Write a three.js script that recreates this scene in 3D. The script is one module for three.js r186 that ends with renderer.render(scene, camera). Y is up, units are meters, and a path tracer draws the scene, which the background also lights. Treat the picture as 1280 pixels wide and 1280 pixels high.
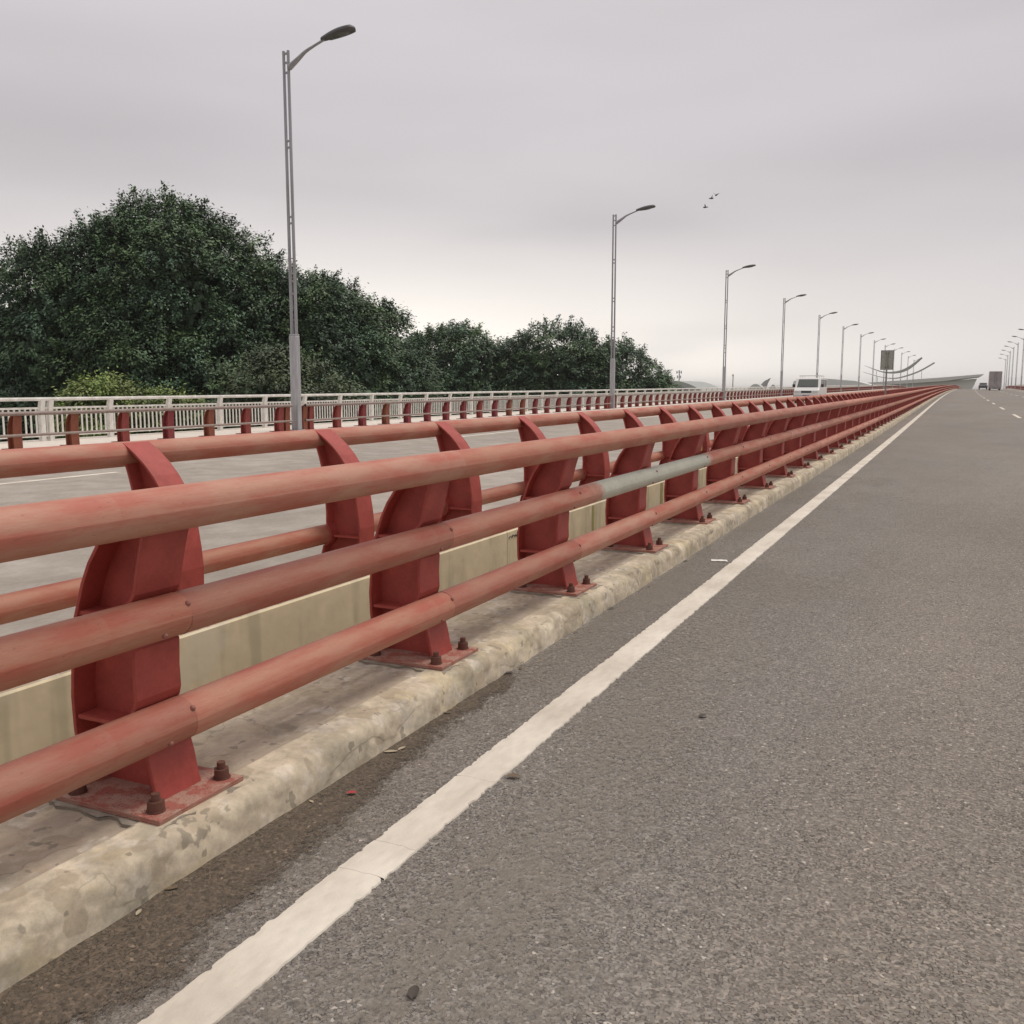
import * as THREE from 'three';
import { mergeGeometries } from 'three/addons/utils/BufferGeometryUtils.js';
import { RoundedBoxGeometry } from 'three/addons/geometries/RoundedBoxGeometry.js';

// ---------------------------------------------------------------- camera, sky, sun, exposure
const scene = new THREE.Scene();
const camera = new THREE.PerspectiveCamera(56.93, 1, 0.05, 6000);
camera.position.set(0, 1.3, 0);
camera.lookAt(-0.41904, 1.3 - 0.13024, -0.89858);
const renderer = new THREE.WebGLRenderer({ antialias: true });
renderer.toneMapping = THREE.LinearToneMapping;
renderer.toneMappingExposure = 1.18;
renderer.shadowMap.enabled = true;

function rng(seed) { let a = seed >>> 0; return () => { a = (a + 0x6d2b79f5) | 0; let t = Math.imul(a ^ (a >>> 15), 1 | a); t = (t + Math.imul(t ^ (t >>> 7), 61 | t)) ^ t; return ((t ^ (t >>> 14)) >>> 0) / 4294967296; }; }
function hash(x, y, s) { let h = Math.imul(x | 0, 374761393) + Math.imul(y | 0, 668265263) + Math.imul(s | 0, 974634777); h = Math.imul(h ^ (h >>> 13), 1274126177); h = Math.imul(h ^ (h >>> 16), 2246822519); return ((h ^ (h >>> 15)) >>> 0) / 4294967296; }
const wrap = (i, p) => ((i % p) + p) % p;
function vnoise(x, y, px, py, s) {                                   // value noise that repeats every px, py cells
  const xi = Math.floor(x), yi = Math.floor(y); let u = x - xi, v = y - yi; u = u * u * (3 - 2 * u); v = v * v * (3 - 2 * v);
  const x0 = wrap(xi, px), x1 = wrap(xi + 1, px), y0 = wrap(yi, py), y1 = wrap(yi + 1, py);
  const a = hash(x0, y0, s), b = hash(x1, y0, s), c = hash(x0, y1, s), d = hash(x1, y1, s);
  return a + (b - a) * u + (c - a) * v + (a - b - c + d) * u * v;
}
function fbm(x, y, px, py, oct, s) { let t = 0, w = 0.5, n = 0; for (let o = 0; o < oct; o++) { t += w * vnoise(x, y, px, py, s + o * 17); n += w; w *= 0.5; x *= 2; y *= 2; px *= 2; py *= 2; } return t / n; }
const sstep = (a, b, x) => { const t = Math.min(1, Math.max(0, (x - a) / (b - a))); return t * t * (3 - 2 * t); };
const mix = (a, b, t) => a + (b - a) * t;
const BIG = 1 << 20;

{                                                                    // overcast sky: lilac grey cloud, cream brightening low down ahead and to the left
  const W = 1024, H = 512, d = new Float32Array(W * H * 4);
  for (let j = 0; j < H; j++) for (let i = 0; i < W; i++) {
    const el = ((j + 0.5) / H - 0.5) * 180, th = ((i + 0.5) / W - 0.5) * 2 * Math.PI;   // th = atan2(z, x)
    let az = th * 180 / Math.PI + 90; if (az > 180) az -= 360;                          // 0 = along the road, minus = left
    const e = Math.max(el, 0);
    const s1 = fbm(i / W * 10, e / 7 + 3, 10, BIG, 5, 5), s2 = fbm(i / W * 22 + s1, e / 3.2, 22, BIG, 4, 31), s3 = fbm(i / W * 6, e / 22, 6, BIG, 4, 77);
    let v = 0.50 + 0.075 * sstep(9, 24, e) + 0.13 * (s3 - 0.5) + 0.13 * (s1 - 0.5) + 0.05 * (s2 - 0.5);
    const low = Math.exp(-Math.pow(e / 6.8, 2)), ahead = 0.24 + 0.76 * Math.exp(-Math.pow((az + 38) / 30, 2));
    const glow = low * ahead * sstep(0.02, 0.7, 0.55 + 0.9 * (s2 - 0.5) + 0.3 * (1 - e / 9));
    const k = (j * W + i) * 4;
    d[k] = v * 1.0 + glow * 0.66; d[k + 1] = v * 0.953 + glow * 0.61; d[k + 2] = v * 0.985 + glow * 0.49; d[k + 3] = 1;
    if (el < 0) { const f = sstep(0, -6, el); d[k] = mix(d[k], 0.24, f); d[k + 1] = mix(d[k + 1], 0.235, f); d[k + 2] = mix(d[k + 2], 0.22, f); }
  }
  const t = new THREE.DataTexture(d, W, H, THREE.RGBAFormat, THREE.FloatType);
  t.mapping = THREE.EquirectangularReflectionMapping; t.magFilter = t.minFilter = THREE.LinearFilter; t.wrapS = THREE.RepeatWrapping; t.needsUpdate = true;
  scene.background = t; scene.environment = t;
}
const sun = new THREE.DirectionalLight(new THREE.Color(1, 0.945, 0.865), 1.5);
sun.position.set(14, 60, -34); sun.target.position.set(-4, 0, -14); sun.castShadow = true; sun.shadow.radius = 45; sun.shadow.mapSize.set(4096, 4096);
Object.assign(sun.shadow.camera, { left: -70, right: 70, top: 90, bottom: -70, near: 1, far: 220 });
sun.name = 'sun'; scene.add(sun, sun.target);
scene.fog = new THREE.FogExp2(new THREE.Color(0.86, 0.85, 0.83), 0.00028);

// ---------------------------------------------------------------- helpers
const V = (x, y, z) => new THREE.Vector3(x, y, z);
const shift = (z) => (z > 60 ? 4.8e-5 * (z - 60) ** 2 : 0);          // the bridge bends a little to the right far ahead
function rise(z) {                                                   // and climbs to a crest
  let e = z > 0 ? 0.0046 * (z - 25 * (1 - Math.exp(-z / 25))) : 0;
  if (z > 232) e -= 1.3e-4 * (z - 232) ** 2;
  return e;
}
const P = (x, y, z) => V(x + shift(z), y + rise(z), -z);             // road coordinates: across, above the road, metres ahead
function range(a, b, n) { const r = []; for (let i = 0; i <= n; i++) r.push(a + (b - a) * i / n); return r; }
function sweep(profile, zs, { smooth = false, closed = false, caps = false, bend } = {}) {   // profile [x, y] pulled along the road
  const n = profile.length, m = closed ? n : n - 1, pos = [], uv = [], idx = [], len = [0];
  for (let i = 0; i < m; i++) { const a = profile[i], b = profile[(i + 1) % n]; len.push(len[i] + Math.hypot(b[0] - a[0], b[1] - a[1])); }
  const put = (p, z, u) => { let q = p; if (bend) q = bend(p[0], p[1], z, u); const w = P(q[0], q[1], q.length > 2 ? q[2] : z); pos.push(w.x, w.y, w.z); uv.push(u, z); return pos.length / 3 - 1; };
  if (smooth) {
    const cols = m + 1;
    for (const z of zs) for (let i = 0; i < cols; i++) put(profile[i % n], z, len[i]);
    for (let k = 0; k < zs.length - 1; k++) for (let i = 0; i < m; i++) { const a = k * cols + i, b = a + cols; idx.push(a, a + 1, b, a + 1, b + 1, b); }
  } else for (let i = 0; i < m; i++) {
    const s = pos.length / 3;
    for (const z of zs) { put(profile[i], z, len[i]); put(profile[(i + 1) % n], z, len[i + 1]); }
    for (let k = 0; k < zs.length - 1; k++) { const a = s + 2 * k; idx.push(a, a + 1, a + 2, a + 1, a + 3, a + 2); }
  }
  if (caps) for (const [z, f] of [[zs[0], 0], [zs[zs.length - 1], 1]]) {
    const tri = THREE.ShapeUtils.triangulateShape(profile.map((p) => new THREE.Vector2(p[0], p[1])), []), s = pos.length / 3;
    for (const p of profile) put(p, z, p[0]);
    for (const t of tri) f ? idx.push(s + t[0], s + t[1], s + t[2]) : idx.push(s + t[2], s + t[1], s + t[0]);
  }
  const g = new THREE.BufferGeometry();
  g.setAttribute('position', new THREE.Float32BufferAttribute(pos, 3)); g.setAttribute('uv', new THREE.Float32BufferAttribute(uv, 2)); g.setIndex(idx); g.computeVertexNormals();
  return g;
}
const circle = (cx, cy, r, n) => range(0, 2 * Math.PI, n).slice(0, n).map((a) => [cx + r * Math.cos(-a), cy + r * Math.sin(-a)]);
const box = (w, h, d, x = 0, y = 0, z = 0) => new THREE.BoxGeometry(w, h, d).translate(x, y, z);
const rbox = (w, h, d, r, x = 0, y = 0, z = 0) => new RoundedBoxGeometry(w, h, d, 2, r).translate(x, y, z);
function plain(g) { const q = g.index ? g.toNonIndexed() : g.clone(); for (const k of Object.keys(q.attributes)) if (!['position', 'normal', 'uv'].includes(k)) q.deleteAttribute(k); return q; }
const join = (list) => mergeGeometries(list.map(plain));
function extrude(pts, depth, bevel = 0) {                            // polygon in x, y; centred on z
  const s = new THREE.Shape(pts.map((p) => new THREE.Vector2(p[0], p[1])));
  const g = new THREE.ExtrudeGeometry(s, { depth: depth - 2 * bevel, bevelEnabled: bevel > 0, bevelSize: bevel, bevelThickness: bevel, bevelOffset: -bevel, bevelSegments: 2, curveSegments: 8 });
  return g.translate(0, 0, -(depth - 2 * bevel) / 2);
}
function limb(points, radii, seg = 7) {                              // tapered tube through points
  const c = new THREE.CatmullRomCurve3(points), n = Math.max(4, points.length * 3), g = new THREE.TubeGeometry(c, n, 1, seg, false), p = g.attributes.position;
  for (let i = 0; i <= n; i++) {
    const t = i / n, k = t * (radii.length - 1), a = Math.floor(k), r = mix(radii[a], radii[Math.min(a + 1, radii.length - 1)], k - a), o = c.getPointAt(t);
    for (let j = 0; j <= seg; j++) { const q = i * (seg + 1) + j; p.setXYZ(q, o.x + (p.getX(q) - o.x) * r, o.y + (p.getY(q) - o.y) * r, o.z + (p.getZ(q) - o.z) * r); }
  }
  g.computeVertexNormals(); return g;
}
function ribbon(pts, t, width, z0) {                                 // open polyline in x, y given thickness t and width along z
  const L = [], R = [];
  for (let i = 0; i < pts.length; i++) {
    const a = pts[Math.max(0, i - 1)], b = pts[Math.min(pts.length - 1, i + 1)], l = Math.hypot(b[0] - a[0], b[1] - a[1]), nx = -(b[1] - a[1]) / l, ny = (b[0] - a[0]) / l;
    L.push([pts[i][0] + nx * t / 2, pts[i][1] + ny * t / 2]); R.push([pts[i][0] - nx * t / 2, pts[i][1] - ny * t / 2]);
  }
  return extrude([...R, ...L.reverse()], width, 0.002).translate(0, 0, z0 || 0);
}
const taken = new Map();
const numbered = (n) => { const k = taken.get(n) || 0; taken.set(n, k + 1); return k ? n + '_' + String(k).padStart(3, '0') : n; };
function add(o, name, label, category, group) { o.name = numbered(name); o.userData = { label, category }; if (group) o.userData.group = group; scene.add(o); return o; }
const thing = (name, label, category, group, pos, turn = 0) => { const g = add(new THREE.Group(), name, label, category, group); if (pos) g.position.copy(pos); g.rotation.y = turn; return g; };
function part(name, geo, mat, parent, pos, kind) { const m = new THREE.Mesh(geo, mat); m.name = name; if (pos) m.position.copy(pos); if (kind) m.userData.kind = kind; parent.add(m); return m; }
function setting(name, geo, mat) { const m = new THREE.Mesh(geo, mat); m.name = numbered(name); m.userData.kind = 'structure'; scene.add(m); return m; }
function copy(o, label, group) { const c = o.clone(); c.name = numbered(o.name.replace(/_\d{3}$/, '')); c.userData = { ...o.userData }; if (label) c.userData.label = label; if (group) c.userData.group = group; scene.add(c); return c; }

// ---------------------------------------------------------------- textures
const enc = (v) => { v = Math.min(1, Math.max(0, v)); return 255 * (v <= 0.0031308 ? 12.92 * v : 1.055 * Math.pow(v, 1 / 2.4) - 0.055); };
function texture(w, h, f, bump) {                                    // f(i, j) -> [r, g, b, height] linear
  const c = new Uint8Array(w * h * 4), b = bump ? new Uint8Array(w * h * 4) : null;
  for (let j = 0; j < h; j++) for (let i = 0; i < w; i++) {
    const v = f(i, j), k = (j * w + i) * 4; c[k] = enc(v[0]); c[k + 1] = enc(v[1]); c[k + 2] = enc(v[2]); c[k + 3] = 255;
    if (b) { b[k] = b[k + 1] = b[k + 2] = 255 * Math.min(1, Math.max(0, v[3])); b[k + 3] = 255; }
  }
  const make = (data, srgb) => { const t = new THREE.DataTexture(data, w, h, THREE.RGBAFormat); if (srgb) t.colorSpace = THREE.SRGBColorSpace; t.wrapS = t.wrapT = THREE.RepeatWrapping; t.magFilter = THREE.LinearFilter; t.minFilter = THREE.LinearMipmapLinearFilter; t.generateMipmaps = true; t.needsUpdate = true; return t; };
  return { map: make(c, true), bump: b && make(b, false) };
}
const scaled = (t, u, v) => { const q = t.clone(); q.repeat.set(u, v); q.needsUpdate = true; return q; };

const ASPH = 2.2;                                                    // metres per repeat of the asphalt
const asphalt = (() => {
  const N = 2048, C = 235, cell = N / C;
  return texture(N, N, (i, j) => {
    const x = i / cell, y = j / cell, xi = Math.floor(x), yi = Math.floor(y); let f1 = 9, f2 = 9, id = 0;
    for (let b = -1; b <= 1; b++) for (let a = -1; a <= 1; a++) {
      const cx = wrap(xi + a, C), cy = wrap(yi + b, C), dx = xi + a + hash(cx, cy, 1) - x, dy = yi + b + hash(cx, cy, 2) - y, d = dx * dx + dy * dy;
      if (d < f1) { f2 = f1; f1 = d; id = cy * C + cx; } else if (d < f2) f2 = d;
    }
    f1 = Math.sqrt(f1); f2 = Math.sqrt(f2);
    const tone = hash(id, 7, 3), fine = hash(i, j, 9), rough = vnoise(i / 5, j / 5, 410, 410, 13), gap = sstep(-0.03, 0.16, f2 - f1 + 0.26 * (rough - 0.40)), dust = sstep(0.42, 0.66, fbm(x / 14, y / 14, 15, 15, 4, 40));
    let v = 0.145 + 0.10 * tone * tone + 0.03 * (fine - 0.5); if (tone > 0.994) v = 0.38; if (tone < 0.05) v = 0.10;
    const g = mix(mix(0.042, 0.090, dust), v * (0.86 + 0.28 * rough), mix(gap, 1, 0.10 + 0.35 * dust)), w = hash(id, 9, 4);
    return [g * (1.03 + 0.05 * w), g * 0.985, g * (0.91 - 0.05 * w), 0.15 + 0.75 * gap * (0.55 + 0.45 * tone) + 0.1 * fine];
  }, true);
})();
const speckle = texture(512, 512, (i, j) => {                        // weathered paint: near white, to be tinted
  const a = fbm(i / 64, j / 64, 8, 8, 5, 50), b = fbm(i / 8, j / 8, 64, 64, 3, 61), s = hash(i, j, 3);
  const v = 0.72 + 0.30 * (a - 0.5) + 0.16 * (b - 0.5) + 0.05 * (s - 0.5); return [v, v * (0.985 + 0.05 * (a - 0.5)), v * (0.98 + 0.10 * (a - 0.5)), 0.5 + 0.5 * (b - 0.5) + 0.2 * (s - 0.5)];
}, true);
const chalky = texture(1024, 512, (i, j) => {                        // chalked red rail paint: u round the pipe, v along it; dust, scuffs, rubbed streaks along the pipe
  const a = fbm(i / 128, j / 60, 8, 8, 5, 150), st = fbm(i / 10, j / 180, 102, 3, 4, 161), b = fbm(i / 5, j / 5, 204, 102, 3, 171);
  const dust = sstep(0.24, 0.70, 0.72 * a + 0.16 * st + 0.12 * b), scuff = sstep(0.70, 0.78, b) * sstep(0.5, 0.65, a), chip = 0.6 * sstep(0.835, 0.85, fbm(i / 7, j / 9, 146, 57, 3, 181));
  const r = 0.40 + 0.05 * (b - 0.5), w = [mix(r * 1.12, 0.49, dust * 0.95) + scuff * 0.05, mix(r * 0.33, 0.26, dust * 0.95) + scuff * 0.04, mix(r * 0.22, 0.18, dust * 0.95) + scuff * 0.03];
  return [mix(w[0], 0.15, chip), mix(w[1], 0.075, chip), mix(w[2], 0.05, chip), 0.5 + 0.4 * (b - 0.5) - 0.3 * chip];
}, true);
const plateTex = texture(256, 256, (i, j) => {                       // red plate smeared with cement and dust
  const a = fbm(i / 40, j / 40, 6, 6, 5, 350), b = fbm(i / 6, j / 6, 42, 42, 3, 360), k = 0.62 * sstep(0.36, 0.68, a + 0.20 * (b - 0.5)), t = 1 + 0.5 * (b - 0.5), q = sstep(0.72, 0.76, b);
  return [mix(mix(0.36, 0.46, k) * t, 0.12, q), mix(mix(0.115, 0.33, k) * t, 0.06, q), mix(mix(0.085, 0.255, k) * t, 0.04, q), 0.4 + 0.4 * k + 0.3 * (b - 0.5)];
}, true);
const concrete = (() => {                                            // u up the kerb face and across its top (1.2 m), v along the road (6 m)
  return texture(512, 2048, (i, j) => {
    const u = i / 512 * 1.2, x = i / 512, y = j / 2048;
    const a = fbm(x * 8, y * 40, 8, 40, 6, 200), b = fbm(x * 22, y * 110, 22, 110, 4, 220), c = fbm(x * 5, y * 16, 5, 16, 5, 240), s = hash(i, j, 12), st = fbm(x * 30, y * 14, 30, 14, 4, 260);
    let r = 0.57, g = 0.485, bl = 0.36;                              // bare cement
    const h = fbm(x * 60, y * 300, 60, 300, 3, 250), t = 0.96 + 0.55 * (a - 0.5) + 0.36 * (b - 0.5) + 0.40 * (h - 0.5) + 0.14 * (s - 0.5); r *= t; g *= t; bl *= t;
    const tint = (k, cr, cg, cb) => { k *= 0.7 + 0.6 * h; r = mix(r, cr * t, k); g = mix(g, cg * t, k); bl = mix(bl, cb * t, k); };
    tint(0.55 * sstep(0.50, 0.64, c + 0.10 * (b - 0.5)), 0.68, 0.59, 0.45);                            // pale render
    tint(0.40 * sstep(0.57, 0.66, fbm(x * 6, y * 24, 6, 24, 5, 280) + 0.08 * (b - 0.5)), 0.56, 0.46, 0.27);   // yellowed render
    tint(0.45 * sstep(0.52, 0.70, fbm(x * 7, y * 34, 7, 34, 6, 300) + 0.12 * (b - 0.5)), 0.34, 0.315, 0.235);  // grey green lichen film
    if (u > 0.27) tint(0.70 * sstep(0.38, 0.66, 0.55 * st + 0.3 * a + 0.15 * b + 0.05), 0.355, 0.285, 0.22);  // grime lying on the top in patches
    tint(0.5 * sstep(0.60, 0.68, fbm(x * 16, y * 70, 16, 70, 5, 320)), 0.64, 0.57, 0.48);              // lime splashes
    tint(0.55 * sstep(0.60, 0.625, fbm(x * 9, y * 46, 9, 46, 5, 340)), 0.40, 0.32, 0.225);            // spalled patches with a sharp rim
    const crk = Math.abs(fbm(x * 5, y * 20, 5, 20, 5, 345) - 0.5); tint(0.38 * sstep(0.008, 0.002, crk) * sstep(0.5, 0.58, fbm(x * 4, y * 13, 4, 13, 3, 347)), 0.15, 0.125, 0.095);   // hair cracks
    tint(0.6 * sstep(0.73, 0.76, b), 0.17, 0.15, 0.115);                                               // pits
    return [r, g, bl, 0.45 + 0.8 * (a - 0.5) + 0.5 * (b - 0.5) + 0.25 * sstep(0.53, 0.56, c)];
  }, true);
})();
const wallTex = texture(256, 1024, (i, j) => {                       // deck edge: u down the face, v along the road (8 m)
  const x = i / 256, y = j / 1024, a = fbm(x * 3, y * 60, 3, 60, 5, 400), b = fbm(x * 20, y * 120, 20, 120, 3, 420), st = fbm(x * 1, y * 90, 1, 90, 4, 440), c = fbm(x * 4, y * 14, 4, 14, 4, 460);
  let t = 1 + 0.25 * (a - 0.5) + 0.15 * (b - 0.5); let r = 0.74 * t, g = 0.63 * t, bl = 0.42 * t;
  const k = 0.55 * sstep(0.52, 0.72, 0.7 * st + 0.3 * c); r = mix(r, 0.44, k); g = mix(g, 0.39, k); bl = mix(bl, 0.26, k);
  const l = 0.35 * sstep(0.58, 0.66, c); r = mix(r, 0.74, l); g = mix(g, 0.68, l); bl = mix(bl, 0.55, l);
  return [r, g, bl, 0.5 + 0.6 * (b - 0.5)];
}, true);
const paving = texture(512, 512, (i, j) => { const a = fbm(i / 40, j / 40, 13, 13, 4, 500), s = hash(i, j, 5), v = 0.66 + 0.16 * (a - 0.5) + 0.05 * (s - 0.5); return [v * 1.05, v * 0.95, v * 0.83, a]; }, true);

// ---------------------------------------------------------------- materials
const M = (r, g, b, rough, extra = {}) => { const m = new THREE.MeshStandardMaterial({ roughness: rough, side: THREE.DoubleSide, ...extra }); m.color.setRGB(r, g, b); return m; };
const road = M(1, 1, 1, 0.93, { map: scaled(asphalt.map, 1 / ASPH, 1 / ASPH), bumpMap: scaled(asphalt.bump, 1 / ASPH, 1 / ASPH), bumpScale: 0.0045, vertexColors: true });
const lineWhite = M(0.92, 0.845, 0.715, 0.8, { map: scaled(speckle.map, 0.9, 0.37), bumpMap: scaled(speckle.bump, 5, 5), bumpScale: 0.0006 });
const kerbMat = M(1, 1, 1, 0.95, { map: scaled(concrete.map, 1 / 1.2, 1 / 6), bumpMap: scaled(concrete.bump, 1 / 1.2, 1 / 6), bumpScale: 0.006 });
const wallMat = M(1, 1, 1, 0.92, { map: scaled(wallTex.map, 1 / 1.2, 1 / 8), bumpMap: scaled(wallTex.bump, 1 / 1.2, 1 / 8), bumpScale: 0.003 });
const paveMat = M(1, 1, 1, 0.95, { map: scaled(paving.map, 0.5, 0.5), bumpMap: scaled(paving.bump, 0.5, 0.5), bumpScale: 0.003 });
const slabMat = M(0.36, 0.33, 0.28, 0.95);
const railPaint = ['#ffffff', '#f6ece4', '#fff6f2', '#eadfdc'].map((c) => { const m = M(1, 1, 1, 0.62, { map: scaled(chalky.map, 1 / 0.4, 1 / 1.7), bumpMap: scaled(chalky.bump, 1 / 0.4, 1 / 1.7), bumpScale: 0.0006 }); m.color.set(c); return m; });
const greyFrom = 5.28, greyTo = 8.36;                                // the rail piece that was sprayed over with grey primer, its ends ragged with overspray
const primer = (() => {
  const L = greyTo - greyFrom, t = texture(128, 1024, (i, j) => {
    const z = j / 1024 * L, a = fbm(i / 32, z * 7, 4, BIG, 4, 910), b = fbm(i / 4, z * 50, 32, BIG, 3, 920), e = Math.min(z - 0.16, L - 0.12 - z) + 0.10 * (a - 0.5) + 0.10 * (b - 0.5), k = sstep(-0.07, 0.07, e), m = 1 + 0.25 * (a - 0.5) + 0.2 * (b - 0.5);
    return [mix(0.46, 0.47, k) * m, mix(0.22, 0.465, k) * m, mix(0.155, 0.385, k) * m, 0.5];
  }).map;
  t.repeat.set(1 / 0.3896, 1 / L); t.offset.set(0, -greyFrom / L); return M(1, 1, 1, 0.65, { map: t });
})();
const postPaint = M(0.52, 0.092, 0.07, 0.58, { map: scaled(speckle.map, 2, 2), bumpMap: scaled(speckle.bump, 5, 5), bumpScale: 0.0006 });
const platePaint = M(1, 1, 1, 0.88, { map: scaled(plateTex.map, 1.7, 1.7), bumpMap: scaled(plateTex.bump, 1.7, 1.7), bumpScale: 0.0015 });
const boltRust = M(0.20, 0.085, 0.06, 0.75, { map: scaled(speckle.map, 8, 8), metalness: 0.2 });
const rivetPaint = M(0.30, 0.12, 0.09, 0.6);
const barrierReds = [[0.40, 0.075, 0.06], [0.37, 0.115, 0.06], [0.36, 0.06, 0.065]].map((c) => M(c[0], c[1], c[2], 0.6, { map: scaled(speckle.map, 2, 2) }));
const barrierRail = M(0.42, 0.33, 0.29, 0.6, { map: scaled(speckle.map, 2, 2) });
const cream = M(1.0, 0.98, 0.91, 0.55, { map: scaled(speckle.map, 1, 1) });
const lampGrey = M(0.60, 0.61, 0.63, 0.5, { map: scaled(speckle.map, 1, 1), metalness: 0.3 });
const lampTube = M(0.48, 0.475, 0.50, 0.5, { map: scaled(speckle.map, 1, 1), metalness: 0.2 });
const lampDark = M(0.10, 0.095, 0.10, 0.6);
const lensGlass = M(0.11, 0.11, 0.11, 0.35);

// ---------------------------------------------------------------- setting: ground, decks, road surfaces, kerbs, pavements
{
  const g = new THREE.PlaneGeometry(2600, 2600, 60, 60).rotateX(-Math.PI / 2).translate(0, -7.2, -900), c = [], p = g.attributes.position;
  for (let i = 0; i < p.count; i++) { const n = fbm(p.getX(i) / 160, p.getZ(i) / 160, BIG, BIG, 3, 8); c.push(0.06 + 0.05 * n, 0.075 + 0.05 * n, 0.04 + 0.03 * n); }
  g.setAttribute('color', new THREE.Float32BufferAttribute(c, 3));
  setting('ground', g, M(1, 1, 1, 1, { vertexColors: true }));
}
const far = [...range(-8, 60, 34), ...range(64, 400, 84)];
setting('bridge_deck', sweep([[-2.40, -0.012], [-2.40, -1.3], [-1.2, -1.9], [10.5, -1.9], [12.0, -1.0], [12.0, -0.012]], far, { closed: true, caps: true }), slabMat);
setting('bridge_deck', sweep([[-3.268, -0.012], [-3.268, -1.3], [-4.5, -1.9], [-16.2, -1.9], [-17.75, -1.0], [-17.75, -0.012]], far, { closed: true, caps: true }), slabMat);
function roadSheet(x0, x1, dusty) {
  const xs = range(x0, x1, Math.round((x1 - x0) / 0.25)), zs = [...range(-8, 30, 190), ...range(30.5, 60, 59), ...range(62, 400, 169)];
  const g = sweep(xs.map((x) => [x, 0]), zs, { smooth: true }), p = g.attributes.position, c = [];
  for (let i = 0; i < p.count; i++) {
    const x = p.getX(i), z = -p.getZ(i), a = fbm(x / 0.9, z / 1.6, BIG, BIG, 4, 60), b = fbm(x / 3.1, z / 7, BIG, BIG, 3, 80), d = fbm(x / 1.3, z / 9, BIG, BIG, 3, 95);
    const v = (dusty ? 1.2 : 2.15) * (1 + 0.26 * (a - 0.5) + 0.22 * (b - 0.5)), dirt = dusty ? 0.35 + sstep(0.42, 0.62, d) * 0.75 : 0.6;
    c.push(v * (1 + 0.05 * dirt), v * (0.985 - 0.005 * dirt), v * (0.975 - 0.055 * dirt));
  }
  g.setAttribute('color', new THREE.Float32BufferAttribute(c, 3)); return g;
}
setting('road', roadSheet(-1.9, 9.5, true), road);
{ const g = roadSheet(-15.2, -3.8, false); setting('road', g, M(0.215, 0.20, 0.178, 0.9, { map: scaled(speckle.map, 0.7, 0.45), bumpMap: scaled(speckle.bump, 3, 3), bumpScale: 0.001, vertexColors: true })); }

// the near kerb: worn, chipped, rendered concrete
const kerbProfile = [];
{
  const key = [[-1.796, -0.02], [-1.799, 0.04], [-1.803, 0.088], [-1.808, 0.108], [-1.820, 0.122], [-1.840, 0.129], [-1.87, 0.131], [-1.945, 0.1305], [-1.957, 0.1235], [-2.10, 0.122], [-2.25, 0.122], [-2.385, 0.122], [-2.402, 0.11], [-2.404, -0.4], [-2.404, -1.25]];
  for (let i = 0; i < key.length - 1; i++) { const [a, b] = [key[i], key[i + 1]], n = Math.max(1, Math.round(Math.hypot(b[0] - a[0], b[1] - a[1]) / (i > 11 ? 0.3 : 0.014))); for (let k = 0; k < n; k++) kerbProfile.push([mix(a[0], b[0], k / n), mix(a[1], b[1], k / n)]); }
  kerbProfile.push(key[key.length - 1]);
}
const wear = (x, y, z, u) => {                                       // uneven face, spalled arris, flaked render with sharp outlines
  const n = fbm(u * 9, z * 7, BIG, BIG, 4, 600), w = fbm(u * 2, z * 1.1, BIG, BIG, 3, 640), fl = sstep(0.55, 0.575, fbm(u * 7, z * 5.5, BIG, BIG, 4, 660)), edge = Math.exp(-(((u - 0.135) / 0.05) ** 2)), chip = sstep(0.62, 0.68, fbm(u * 14, z * 12, BIG, BIG, 3, 680));
  const k = u > 0.70 ? 0 : 0.007 * (n - 0.5) + 0.006 * (w - 0.5) * edge + 0.003 * fl - 0.009 * chip * edge;
  const joint = ((z + 40.3) % 3.1), crack = u < 0.34 ? 0.006 * Math.exp(-(((joint - 1.2 - 0.03 * (fbm(u * 14, 3, BIG, BIG, 3, 690) - 0.5)) / 0.009) ** 2)) : 0;   // cast joints
  return u < 0.15 ? [x + k * 1.2 - crack, y + k * 0.5 * (u / 0.15) - crack * (u / 0.15), z] : [x, y + k * 0.7 - crack, z];
};
const kerbRun = setting('kerb', sweep(kerbProfile, range(-3, 16, 860), { smooth: true, bend: wear }), kerbMat);
const simpleKerb = [[-1.796, -0.02], [-1.803, 0.088], [-1.820, 0.122], [-1.84, 0.129], [-1.87, 0.131], [-1.945, 0.1305], [-1.957, 0.1235], [-2.39, 0.122], [-2.404, 0.11], [-2.404, -1.25]];
setting('kerb', sweep(simpleKerb, [...range(16, 60, 88), ...range(62, 400, 169)], { smooth: true, bend: wear }), kerbMat);
const mirror = (x) => -5.66 - x;
setting('kerb', sweep([[-3.862, -0.02], [-3.855, 0.06], [-3.84, 0.105], [-3.82, 0.124], [-3.79, 0.130], [-3.29, 0.130], [-3.27, 0.126]], [...range(-4, 40, 220), ...range(42, 400, 179)], { smooth: true }), kerbMat);
// pavements with their kerb stones
const pave = [[-15.02, -0.02], [-15.035, 0.15], [-15.06, 0.185], [-17.74, 0.185], [-17.74, -0.02]];
setting('pavement', sweep(pave, far), paveMat);
setting('pavement', sweep(pave.map(([x, y]) => [mirror(x), y]), far), paveMat);

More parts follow.
